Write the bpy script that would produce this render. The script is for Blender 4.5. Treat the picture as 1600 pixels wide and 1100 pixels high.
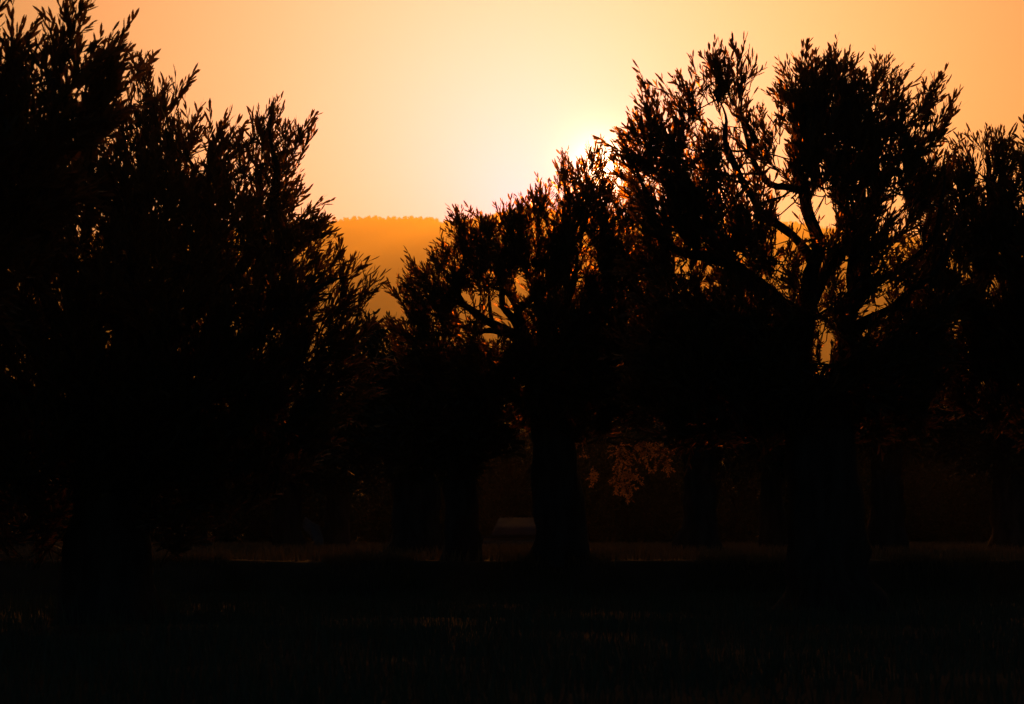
import bpy, math, random
import numpy as np

# ------------------------------------------------------------------ clear
for o in list(bpy.data.objects):
    bpy.data.objects.remove(o, do_unlink=True)
scene = bpy.context.scene
COL = scene.collection
rng = np.random.default_rng(11)

# ------------------------------------------------------------------ camera
FPX = 3556.0            # focal length in pixels of the 1600 px wide picture (80 mm on 36 mm)
HZ = 840.0              # picture row of the horizon
CAMZ = 1.0
cam_data = bpy.data.cameras.new('camera')
cam_data.lens = 80.0
cam_data.sensor_width = 36.0
cam_data.shift_y = (HZ - 550.0) / 1600.0
cam_data.clip_start = 0.1
cam_data.clip_end = 60000.0
cam_data.dof.use_dof = True
cam_data.dof.focus_distance = 31.0
cam_data.dof.aperture_fstop = 4.0
cam = bpy.data.objects.new('camera', cam_data)
cam.location = (0, 0, CAMZ)
cam.rotation_euler = (math.radians(90), 0, 0)
COL.objects.link(cam)
scene.camera = cam

# ------------------------------------------------------------------ sun, sky, exposure
SUN = np.array([(941 - 800) / FPX, 1.0, (HZ - 264) / FPX])
SUN /= np.linalg.norm(SUN)
SUN_EL = math.asin(SUN[2])
SUN_AZ = math.atan2(SUN[0], SUN[1])

sun_data = bpy.data.lights.new('sun', 'SUN')
sun_data.energy = 1.25
sun_data.angle = math.radians(0.5)
sun_data.color = (1.0, 0.28, 0.01)
sun = bpy.data.objects.new('sun', sun_data)
from mathutils import Vector, Matrix
sun.rotation_euler = Vector(SUN).to_track_quat('Z', 'Y').to_euler()
sun.location = (5, 60, 40)
COL.objects.link(sun)

world = bpy.data.worlds.new('World')
scene.world = world
world.use_nodes = True
nt = world.node_tree
nt.nodes.clear()


def N(t, typ, **kw):
    n = t.nodes.new(typ)
    for k, v in kw.items():
        setattr(n, k, v)
    return n


def math_node(t, op, a, b=None):
    n = N(t, 'ShaderNodeMath', operation=op)
    for i, v in enumerate((a, b)):
        if v is None:
            continue
        if isinstance(v, (int, float)):
            n.inputs[i].default_value = v
        else:
            t.links.new(v, n.inputs[i])
    return n.outputs[0]


w_out = N(nt, 'ShaderNodeOutputWorld')
sky = N(nt, 'ShaderNodeTexSky', sky_type='NISHITA')
sky.sun_disc = False
sky.sun_elevation = SUN_EL
sky.sun_rotation = SUN_AZ
sky.air_density = 1.0
sky.dust_density = 0.8
sky.ozone_density = 3.0
bg_sky = N(nt, 'ShaderNodeBackground')
nt.links.new(sky.outputs[0], bg_sky.inputs[0])
bg_sky.inputs[1].default_value = 0.015
# the wide sunset glow of dusty air: falls off with the angle from the sun, each colour at its own rate
GLOW_AT = np.array([(812 - 800) / FPX, 1.0, (HZ - 330) / FPX])   # the bright dust lies a little left of the sun
GLOW_AT /= np.linalg.norm(GLOW_AT)
tc = N(nt, 'ShaderNodeTexCoord')


def degrees_from(v):
    dot = N(nt, 'ShaderNodeVectorMath', operation='DOT_PRODUCT')
    nt.links.new(tc.outputs['Generated'], dot.inputs[0])
    dot.inputs[1].default_value = tuple(v)
    ang = math_node(nt, 'ARCCOSINE', math_node(nt, 'MINIMUM', dot.outputs['Value'], 0.9999999))
    return math_node(nt, 'MULTIPLY', ang, 180 / math.pi)


deg = degrees_from(SUN)
deg_glow = degrees_from(GLOW_AT)
GLOW = {'r': (1.5, 16.0, 1.5), 'g': (1.2, 10.6, 1.1), 'b': (2.5, 4.1, 1.0)}   # strength, fall-off in degrees, power
CORE = (40.0, 0.28)                                             # the disc's own aureole
core = math_node(nt, 'MULTIPLY', math_node(nt, 'EXPONENT', math_node(nt, 'MULTIPLY', deg, -1 / CORE[1])), CORE[0])
aure = math_node(nt, 'MULTIPLY', math_node(nt, 'EXPONENT', math_node(nt, 'MULTIPLY', deg, -1 / 1.3)), 0.9)
chan = []
for c, cw in (('r', 1.0), ('g', 0.66), ('b', 0.36)):
    a, w, pw = GLOW[c]
    e = math_node(nt, 'POWER', math_node(nt, 'MULTIPLY', deg_glow, 1 / w), pw)
    e = math_node(nt, 'MULTIPLY', math_node(nt, 'EXPONENT', math_node(nt, 'MULTIPLY', e, -1.0)), a)
    e = math_node(nt, 'ADD', e, math_node(nt, 'MULTIPLY', aure, (1.0 + cw) / 2))
    chan.append(math_node(nt, 'ADD', e, math_node(nt, 'MULTIPLY', core, cw)))
comb = N(nt, 'ShaderNodeCombineColor')
for i in range(3):
    nt.links.new(chan[i], comb.inputs[i])
bg_glow = N(nt, 'ShaderNodeBackground')
nt.links.new(comb.outputs[0], bg_glow.inputs[0])
bg_glow.inputs[1].default_value = 1.0
add = N(nt, 'ShaderNodeAddShader')
nt.links.new(bg_sky.outputs[0], add.inputs[0])
nt.links.new(bg_glow.outputs[0], add.inputs[1])
nt.links.new(add.outputs[0], w_out.inputs['Surface'])

vs = scene.view_settings
vs.view_transform = 'Standard'
vs.look = 'None'
vs.exposure = 0.0
vs.gamma = 1.0
vs.use_curve_mapping = False
HAZE_DENSITY = 0.00013
HAZE_G = 0.79
scene.render.engine = 'CYCLES'
scene.cycles.max_bounces = 6
scene.cycles.volume_bounces = 0
scene.cycles.transparent_max_bounces = 8
scene.cycles.use_denoising = True
scene.cycles.caustics_reflective = False
scene.cycles.caustics_refractive = False


# ------------------------------------------------------------------ helpers
def at(px, py, d):
    """world point seen at picture place (px, py), d metres away"""
    px = np.asarray(px, float); py = np.asarray(py, float); d = np.asarray(d, float)
    return np.stack([(px - 800) / FPX * d, d + 0 * px, CAMZ + (HZ - py) / FPX * d], -1)


def tag(o, label=None, cat=None, group=None, kind=None):
    if label: o['label'] = label
    if cat: o['category'] = cat
    if group: o['group'] = group
    if kind: o['kind'] = kind
    return o


def empty(name, loc):
    o = bpy.data.objects.new(name, None)
    o.empty_display_size = 0.2
    o.location = loc
    COL.objects.link(o)
    return o


def mesh_np(name, verts, loops, sizes, mat, smooth=True):
    me = bpy.data.meshes.new(name)
    verts = np.ascontiguousarray(verts, np.float32)
    loops = np.ascontiguousarray(loops, np.int32)
    sizes = np.ascontiguousarray(sizes, np.int32)
    me.vertices.add(len(verts))
    me.vertices.foreach_set('co', verts.ravel())
    me.loops.add(len(loops))
    me.loops.foreach_set('vertex_index', loops)
    me.polygons.add(len(sizes))
    starts = np.zeros(len(sizes), np.int32)
    starts[1:] = np.cumsum(sizes)[:-1]
    me.polygons.foreach_set('loop_start', starts)
    me.polygons.foreach_set('loop_total', sizes)
    if smooth:
        me.polygons.foreach_set('use_smooth', np.ones(len(sizes), bool))
    me.update(calc_edges=True)
    me.materials.append(mat)
    return me


def link(name, me, parent=None, loc=(0, 0, 0)):
    o = bpy.data.objects.new(name, me)
    o.location = loc
    if parent is not None:
        o.parent = parent
    COL.objects.link(o)
    return o


class Tubes:
    """collects swept tubes into one mesh"""
    def __init__(self):
        self.v = []; self.f = []; self.n = 0

    def add(self, pts, radii, sides=6, shape=None):
        pts = np.asarray(pts, float); radii = np.asarray(radii, float)
        m = len(pts)
        t = np.gradient(pts, axis=0)
        t /= np.linalg.norm(t, axis=1)[:, None] + 1e-9
        ref = np.array([0.31, 0.93, 0.12]); ref /= np.linalg.norm(ref)
        u = ref - t * (t @ ref)[:, None]
        u /= np.linalg.norm(u, axis=1)[:, None] + 1e-9
        w = np.cross(t, u)
        a = np.arange(sides) / sides * 2 * math.pi
        r = radii[:, None] * np.ones(sides)
        if shape is not None:
            r = r * shape(m, a)
        ring = pts[:, None, :] + r[..., None] * (np.cos(a)[None, :, None] * u[:, None, :] + np.sin(a)[None, :, None] * w[:, None, :])
        self.v.append(ring.reshape(-1, 3))
        i = np.arange(m - 1)[:, None] * sides; j = np.arange(sides)[None, :]; k = (j + 1) % sides
        q = np.stack([i + j, i + k, i + sides + k, i + sides + j], -1).reshape(-1, 4) + self.n
        self.f.append(q)
        self.n += m * sides

    def mesh(self, name, mat, origin=(0, 0, 0)):
        v = np.concatenate(self.v) - np.asarray(origin)
        f = np.concatenate(self.f)
        return mesh_np(name, v, f.ravel(), np.full(len(f), 4), mat)


def spline(pts, step):
    """Catmull-Rom through rows of any width, resampled about every `step` (first three columns are metres)"""
    p = np.asarray(pts, float)
    p = np.vstack([2 * p[0] - p[1], p, 2 * p[-1] - p[-2]])
    out = []
    for i in range(1, len(p) - 2):
        a, b, c, d = p[i - 1:i + 3]
        n = max(2, int(np.linalg.norm((c - b)[:3]) / step))
        s = (np.arange(n) / n)[:, None]
        out.append(0.5 * (2 * b + (c - a) * s + (2 * a - 5 * b + 4 * c - d) * s ** 2 + (3 * b - a - 3 * c + d) * s ** 3))
    out.append(p[-2][None])
    return np.vstack(out)


def inside(poly, x, y):
    poly = np.asarray(poly, float)
    r = np.zeros(len(x), bool)
    j = len(poly) - 1
    for i in range(len(poly)):
        xi, yi = poly[i]; xj, yj = poly[j]
        c = ((yi > y) != (yj > y)) & (x < (xj - xi) * (y - yi) / (yj - yi + 1e-9) + xi)
        r ^= c
        j = i
    return r


def edge_dist(poly, x, y):
    poly = np.asarray(poly, float)
    best = np.full(len(x), 1e9)
    for i in range(len(poly)):
        a = poly[i]; b = poly[(i + 1) % len(poly)]
        ab = b - a
        t = np.clip(((x - a[0]) * ab[0] + (y - a[1]) * ab[1]) / (ab @ ab + 1e-9), 0, 1)
        best = np.minimum(best, np.hypot(x - a[0] - t * ab[0], y - a[1] - t * ab[1]))
    return best


# ------------------------------------------------------------------ materials
def material(name):
    m = bpy.data.materials.new(name)
    m.use_nodes = True
    return m, m.node_tree, m.node_tree.nodes['Principled BSDF']


def noise_colour(t, scale, stops, detail=6, coord='Object', stretch=None):
    tcn = N(t, 'ShaderNodeTexCoord')
    nz = N(t, 'ShaderNodeTexNoise')
    nz.inputs['Scale'].default_value = scale
    nz.inputs['Detail'].default_value = detail
    src = tcn.outputs[coord]
    if stretch:
        mp = N(t, 'ShaderNodeMapping')
        mp.inputs['Scale'].default_value = stretch
        t.links.new(src, mp.inputs[0]); src = mp.outputs[0]
    t.links.new(src, nz.inputs['Vector'])
    rp = N(t, 'ShaderNodeValToRGB')
    while len(rp.color_ramp.elements) < len(stops):
        rp.color_ramp.elements.new(0.5)
    for e, (p, c) in zip(rp.color_ramp.elements, stops):
        e.position = p; e.color = (*c, 1)
    t.links.new(nz.outputs['Fac'], rp.inputs[0])
    return nz, rp


def bump(t, bsdf, src, strength, dist):
    b = N(t, 'ShaderNodeBump')
    b.inputs['Strength'].default_value = strength
    b.inputs['Distance'].default_value = dist
    t.links.new(src, b.inputs['Height'])
    t.links.new(b.outputs[0], bsdf.inputs['Normal'])


def leaf_material(name, base_a, base_b, thru, amount, spec=0.35, straight=0.0):
    m, t, b = material(name)
    nz, rp = noise_colour(t, 3.0, [(0.35, base_a), (0.7, base_b)], detail=3)
    t.links.new(rp.outputs[0], b.inputs['Base Color'])
    b.inputs['Roughness'].default_value = 0.55
    b.inputs['Specular IOR Level'].default_value = spec
    tr = N(t, 'ShaderNodeBsdfTranslucent')
    tr.inputs[0].default_value = (*thru, 1)
    mx = N(t, 'ShaderNodeMixShader')
    mx.inputs[0].default_value = amount
    t.links.new(b.outputs[0], mx.inputs[1])
    t.links.new(tr.outputs[0], mx.inputs[2])
    last = mx.outputs[0]
    if straight:
        # a thin leaf also lets a little light through nearly straight on, so it glows where the sun stands right behind it
        rf = N(t, 'ShaderNodeBsdfRefraction')
        rf.distribution = 'GGX'
        rf.inputs['Color'].default_value = (1.0, 0.38, 0.09, 1)
        rf.inputs['Roughness'].default_value = 0.45
        rf.inputs['IOR'].default_value = 1.05
        m2 = N(t, 'ShaderNodeMixShader')
        m2.inputs[0].default_value = straight
        t.links.new(last, m2.inputs[1])
        t.links.new(rf.outputs[0], m2.inputs[2])
        last = m2.outputs[0]
    t.links.new(last, t.nodes['Material Output'].inputs['Surface'])
    return m


M_LEAF = leaf_material('olive_leaf', (0.030, 0.036, 0.016), (0.045, 0.052, 0.026), (0.26, 0.125, 0.035), 0.22, straight=0.024)
M_LEAF_BACK = leaf_material('shaded_olive_leaf', (0.035, 0.042, 0.028), (0.05, 0.058, 0.04), (0.03, 0.03, 0.015), 0.1, 0.15)  # olive leaf copy, shine-through cut and tone greyed so the backdrop stays dim
M_BROAD = leaf_material('broad_leaf', (0.05, 0.055, 0.02), (0.07, 0.07, 0.025), (0.60, 0.31, 0.125), 0.6)
M_GRASS = leaf_material('grass_blade', (0.055, 0.08, 0.05), (0.09, 0.11, 0.065), (0.03, 0.035, 0.012), 0.05, 0.1)
M_DRY = leaf_material('dry_grass_blade', (0.11, 0.085, 0.045), (0.16, 0.12, 0.06), (0.14, 0.10, 0.04), 0.25, 0.2)

M_BARK, t, b = material('olive_bark')
nz, rp = noise_colour(t, 7.0, [(0.3, (0.025, 0.022, 0.018)), (0.7, (0.065, 0.056, 0.046))], stretch=(1, 1, 0.22))
t.links.new(rp.outputs[0], b.inputs['Base Color'])
b.inputs['Roughness'].default_value = 0.95
b.inputs['Specular IOR Level'].default_value = 0.1
bump(t, b, nz.outputs['Fac'], 0.8, 0.04)

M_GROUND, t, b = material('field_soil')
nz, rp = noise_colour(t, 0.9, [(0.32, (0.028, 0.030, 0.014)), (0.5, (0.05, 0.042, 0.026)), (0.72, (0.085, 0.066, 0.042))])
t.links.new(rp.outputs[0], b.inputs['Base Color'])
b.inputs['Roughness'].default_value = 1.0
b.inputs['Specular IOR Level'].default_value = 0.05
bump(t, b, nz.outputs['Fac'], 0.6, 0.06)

M_HILL, t, b = material('wooded_hillside')
nz, rp = noise_colour(t, 0.02, [(0.35, (0.02, 0.024, 0.012)), (0.7, (0.05, 0.045, 0.025))])
t.links.new(rp.outputs[0], b.inputs['Base Color'])
b.inputs['Roughness'].default_value = 1.0
b.inputs['Specular IOR Level'].default_value = 0.0

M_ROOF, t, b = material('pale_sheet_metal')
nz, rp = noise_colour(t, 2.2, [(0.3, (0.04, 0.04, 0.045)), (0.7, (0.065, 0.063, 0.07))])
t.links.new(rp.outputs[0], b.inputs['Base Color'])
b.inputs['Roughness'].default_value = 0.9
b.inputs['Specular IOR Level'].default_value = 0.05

M_STONE, t, b = material('field_stone')
nz, rp = noise_colour(t, 4.0, [(0.3, (0.16, 0.13, 0.10)), (0.7, (0.27, 0.22, 0.17))])
t.links.new(rp.outputs[0], b.inputs['Base Color'])
b.inputs['Roughness'].default_value = 0.95
bump(t, b, nz.outputs['Fac'], 0.6, 0.03)

M_WOOD, t, b = material('old_wood')
nz, rp = noise_colour(t, 6.0, [(0.3, (0.05, 0.04, 0.03)), (0.7, (0.10, 0.08, 0.06))], stretch=(1, 1, 0.15))
t.links.new(rp.outputs[0], b.inputs['Base Color'])
b.inputs['Roughness'].default_value = 0.9

M_ROCK, t, b = material('pale_limestone')
nz, rp = noise_colour(t, 5.0, [(0.3, (0.13, 0.13, 0.13)), (0.7, (0.22, 0.22, 0.22))])
t.links.new(rp.outputs[0], b.inputs['Base Color'])
b.inputs['Roughness'].default_value = 0.95
bump(t, b, nz.outputs['Fac'], 0.7, 0.05)

# ------------------------------------------------------------------ ground: near field, bank, upper field, out to the hills
BANK0, BANK1, BANKH = 37.2, 38.1, 0.60


def bank_edge(x):
    return 0.10 * np.sin(x * 0.55 + 1.0) + 0.07 * np.sin(x * 1.45) + 0.04 * np.sin(x * 4.1 + 2)


def ground_z(x, y):
    x = np.asarray(x, float); y = np.asarray(y, float)
    e = bank_edge(x)
    s = np.clip((y - BANK0 - e) / (BANK1 - BANK0), 0, 1)
    s = s * s * (3 - 2 * s)
    lip = 0.015 * np.exp(-((y - BANK1 - e - 0.25) / 0.35) ** 2) * (1 + np.sin(x * 2.3))
    und = (0.020 * np.sin(x * 1.7 + y * 0.6) + 0.016 * np.sin(x * 0.8 - y * 1.3)) * np.clip(1.6 - y / 120, 0, 1) * (1 - 0.75 * np.exp(-((y - 42) / 9.0) ** 2))
    return BANKH * s + lip * (y < 60) + und


ys = np.concatenate([np.linspace(-30, 8, 14), np.arange(8.5, 36, 0.5), np.arange(36, 40, 0.1), np.arange(40, 70, 1.0),
                     np.arange(70, 140, 5.0), np.geomspace(150, 25000, 42)])
xs = np.concatenate([-np.geomspace(16000, 40, 28), np.arange(-30, 30.1, 0.5), np.geomspace(40, 16000, 28)])
XX, YY = np.meshgrid(xs, ys)
gv = np.stack([XX, YY, ground_z(XX, YY)], -1).reshape(-1, 3)
nx, ny = len(xs), len(ys)
i = np.arange(ny - 1)[:, None] * nx; j = np.arange(nx - 1)[None, :]
gq = np.stack([i + j, i + j + 1, i + nx + j + 1, i + nx + j], -1).reshape(-1, 4)
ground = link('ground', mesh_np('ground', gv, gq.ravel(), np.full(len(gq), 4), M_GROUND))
tag(ground, kind='structure')

# ------------------------------------------------------------------ hills
RIDGE = [(-2600, 520), (-1400, 430), (-600, 400), (0, 380), (300, 360), (430, 352), (500, 351), (540, 347), (575, 344), (610, 341), (650, 338), (668, 340),
         (690, 347), (715, 344), (760, 336), (820, 330), (880, 332), (950, 336), (1050, 340), (1150, 345), (1250, 350), (1330, 358),
         (1420, 372), (1500, 385), (1600, 395), (1900, 420), (2500, 470), (3600, 560)]
RIDGE2 = [(-2000, 560), (-600, 540), (200, 520), (420, 500), (520, 470), (570, 457), (600, 453), (640, 458), (720, 480), (820, 500), (950, 505),
          (1100, 490), (1250, 470), (1340, 462), (1420, 470), (1550, 490), (1800, 520), (2600, 560)]


def hill(name, ridge, d, seed, depth, rough):
    r = np.array(ridge, float)
    px = np.linspace(r[0, 0], r[-1, 0], 700)
    py = np.interp(px, r[:, 0], r[:, 1])
    g = np.random.default_rng(seed)
    k = np.zeros(len(px))
    for f, a in ((0.02, 3.0), (0.05, 1.5), (0.12, 0.9), (0.27, 0.6)):
        k += a * rough * np.sin(px * f + g.uniform(0, 6))
    py = py + k
    top = at(px, py, d)
    prof = [(-depth, 0.0), (-0.62 * depth, 0.34), (-0.35 * depth, 0.62), (-0.15 * depth, 0.86), (-0.04 * depth, 0.97), (0, 1.0), (0.15 * depth, 0.9), (0.6 * depth, 0.4), (depth, 0.0)]
    rows = []
    for dy, h in prof:
        q = top.copy()
        w = g.normal(0, 1, len(px)); w = np.convolve(w, np.ones(9) / 9, 'same')
        q[:, 1] += dy + (w * depth * 0.02 if dy else 0)
        q[:, 2] = q[:, 2] * h * (1 + (0.02 * w if 0 < h < 1 else 0)) - (3.0 if h == 0 else 0)
        rows.append(q)
    v = np.concatenate(rows)
    n = len(px); m = len(rows)
    i = np.arange(m - 1)[:, None] * n; j = np.arange(n - 1)[None, :]
    q = np.stack([i + j, i + j + 1, i + n + j + 1, i + n + j], -1).reshape(-1, 4)
    tag(link(name, mesh_np(name, v, q.ravel(), np.full(len(q), 4), M_HILL)), kind='structure')
    return top


top1 = hill('hills', RIDGE, 10000, 3, 1400, 0.85)
top2 = hill('hills', RIDGE2, 9000, 5, 900, 0.5)


def crown_blobs(name, centres, radii, seed):
    """far-off trees as bumpy crowns, joined"""
    import bmesh
    bm = bmesh.new()
    bmesh.ops.create_icosphere(bm, subdivisions=2, radius=1.0)
    bv = np.array([v.co[:] for v in bm.verts]); bf = np.array([[v.index for v in f.verts] for f in bm.faces])
    bm.free()
    g = np.random.default_rng(seed)
    V = []; F = []
    for k, (c, r) in enumerate(zip(centres, radii)):
        s = 1 + g.normal(0, 0.16, len(bv))
        V.append(c + bv * s[:, None] * r * np.array([1, 1, g.uniform(0.7, 1.3)]))
        F.append(bf + k * len(bv))
    F = np.concatenate(F)
    o = link(name, mesh_np(name, np.concatenate(V), F.ravel(), np.full(len(F), 3), M_HILL, smooth=False))
    return tag(o, kind='stuff')


sel = (top1[:, 0] > -3600) & (top1[:, 0] < 3600)
tt = top1[sel]
cen = []; rad = []
for _ in range(1500):
    k = rng.integers(0, len(tt) - 1); u = rng.random()
    p = tt[k] * (1 - u) + tt[k + 1] * u
    cl = 0.5 + 0.5 * math.sin(p[0] * 0.0125) * math.sin(p[0] * 0.00425 + 2)
    r = rng.uniform(1.8, 5.6) * (0.7 + 0.9 * cl)
    if rng.random() < 0.05: r *= 1.7
    cen.append(p + np.array([0, rng.uniform(-40, 24), r * rng.uniform(-0.2, 0.5)])); rad.append(r)
crown_blobs('ridge_wood', cen, rad, 4)

# ------------------------------------------------------------------ leafy shoots
def make_shoot(g, n_pairs, length, leaf_len, leaf_w, spread, laterals=0):
    """one leafy shoot growing along +Z from the origin: curved stems (side stems fork off the main one) and opposite lanceolate leaves"""
    V = []; L = []; S = []; cnt = [0]

    def stem_with_leaves(p0, axis, length, n_pairs, r0, first):
        axis = axis / np.linalg.norm(axis)
        e1 = np.cross(axis, [0.3, 0.8, 0.5]); e1 /= np.linalg.norm(e1)
        e2 = np.cross(axis, e1)
        bend = g.uniform(-0.2, 0.2, 2)
        lift = 0.16 if first > 0.1 else 0.0      # side stems turn up

        def stem(s):
            s = np.asarray(s, float)[:, None]
            return p0 + length * (axis * s + (bend[0] * e1 + bend[1] * e2 + lift * np.array([0, 0, 1.0])) * s ** 2)
        n = cnt[0]
        ss = np.linspace(0, 1, 5)
        c = stem(ss); rr = r0 * (1 - 0.65 * ss)
        a = np.arange(3) / 3 * 2 * math.pi
        ring = c[:, None, :] + rr[:, None, None] * (np.cos(a)[None, :, None] * e1 + np.sin(a)[None, :, None] * e2)
        V.append(ring.reshape(-1, 3))
        for k in range(4):
            for q in range(3):
                L.extend([n + k * 3 + q, n + k * 3 + (q + 1) % 3, n + (k + 1) * 3 + (q + 1) % 3, n + (k + 1) * 3 + q]); S.append(4)
        n += 15
        for k in range(n_pairs):
            s = first + (1 - first) * (k + 0.6 + g.uniform(-0.25, 0.25)) / n_pairs
            s = min(s, 1.0)
            base = stem([s])[0]
            az = (k % 2) * math.pi / 2 + g.uniform(-0.5, 0.5) + k * 0.4
            for side in (0, 1):
                if g.random() < 0.10: continue
                phi = az + side * math.pi
                out = e1 * math.cos(phi) + e2 * math.sin(phi)
                tilt = math.radians(g.uniform(*spread)) * (1.15 - 0.5 * s)
                d = out * math.sin(tilt) + axis * math.cos(tilt)
                wv = np.cross(d, out); wv = wv / (np.linalg.norm(wv) + 1e-9)
                tw = g.uniform(-1.2, 1.2)
                nv = np.cross(wv, d)
                wv = wv * math.cos(tw) + nv * math.sin(tw)
                nv = np.cross(wv, d)
                ll = leaf_len * g.uniform(0.65, 1.2) * (1.0 - 0.3 * abs(s - 0.45))
                w = leaf_w * g.uniform(0.8, 1.15) * 0.5
                cu = g.uniform(-0.06, 0.16) * ll
                V.append(np.array([base, base + d * ll * 0.35 + wv * w * 0.9 - nv * cu * 0.1, base + d * ll * 0.74 + wv * w * 0.9 - nv * cu * 0.5,
                                   base + d * ll - nv * cu, base + d * ll * 0.74 - wv * w * 0.9 - nv * cu * 0.5, base + d * ll * 0.35 - wv * w * 0.9 - nv * cu * 0.1]))
                L.extend([n, n + 1, n + 5, n + 1, n + 2, n + 4, n + 5, n + 2, n + 3, n + 4]); S.extend([3, 4, 3])
                n += 6
        cnt[0] = n
        return stem

    main = stem_with_leaves(np.zeros(3), np.array([0, 0, 1.0]), length, n_pairs, 0.0075, 0.08)
    for k in range(laterals):
        s = g.uniform(0.05, 0.6)
        phi = k * 2.4 + g.uniform(-0.5, 0.5)
        t = math.radians(g.uniform(18, 42))
        stem_with_leaves(main([s])[0], np.array([math.cos(phi) * math.sin(t), math.sin(phi) * math.sin(t), math.cos(t)]),
                         length * g.uniform(0.4, 0.7), max(3, int(n_pairs * 0.65)), 0.0055, 0.2)
    return np.concatenate(V), np.array(L), np.array(S)


g0 = np.random.default_rng(77)
SHOOTS = [make_shoot(g0, int(g0.integers(7, 11)), g0.uniform(0.34, 0.56), 0.135, 0.0245, (15, 36), int(g0.integers(1, 4))) for _ in range(24)]
SHOOTS_FAR = [make_shoot(g0, 4, g0.uniform(0.38, 0.52), 0.22, 0.05, (25, 55)) for _ in range(8)]
SHOOTS_BROAD = [make_shoot(g0, 6, g0.uniform(0.28, 0.42), 0.085, 0.036, (40, 85)) for _ in range(6)]
SHOOT_MESH = {}


def shoot_frames(dirs, g):
    z = dirs / (np.linalg.norm(dirs, axis=1)[:, None] + 1e-9)
    r = g.normal(0, 1, z.shape)
    x = r - z * np.sum(r * z, 1)[:, None]
    x /= np.linalg.norm(x, axis=1)[:, None] + 1e-9
    y = np.cross(z, x)
    return np.stack([x, y, z], -1)          # columns


def merge_shoots(protos, idx, frames, pos, scale):
    V = []; L = []; S = []; n = 0
    for k, (pv, pl, ps) in enumerate(protos):
        m = np.nonzero(idx == k)[0]
        if not len(m): continue
        v = np.einsum('nij,vj->nvi', frames[m] * scale[m, None, None], pv) + pos[m][:, None, :]
        V.append(v.reshape(-1, 3))
        L.append((pl[None, :] + (np.arange(len(m)) * len(pv))[:, None] + n).ravel())
        S.append(np.tile(ps, len(m)))
        n += len(m) * len(pv)
    return np.concatenate(V), np.concatenate(L), np.concatenate(S)


def kmeans(p, k, g, it=7):
    k = min(k, len(p))
    c = p[g.choice(len(p), k, replace=False)].copy()
    for _ in range(it):
        a = ((p[:, None, :] - c[None]) ** 2).sum(-1).argmin(1)
        for q in range(k):
            if (a == q).any(): c[q] = p[a == q].mean(0)
    a = ((p[:, None, :] - c[None]) ** 2).sum(-1).argmin(1)
    return c, a


def bezier(p0, p1, p2, p3, n):
    s = np.linspace(0, 1, n)[:, None]
    return (1 - s) ** 3 * p0 + 3 * (1 - s) ** 2 * s * p1 + 3 * (1 - s) * s ** 2 * p2 + s ** 3 * p3


UP = np.array([0, 0, 1.0])


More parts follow.
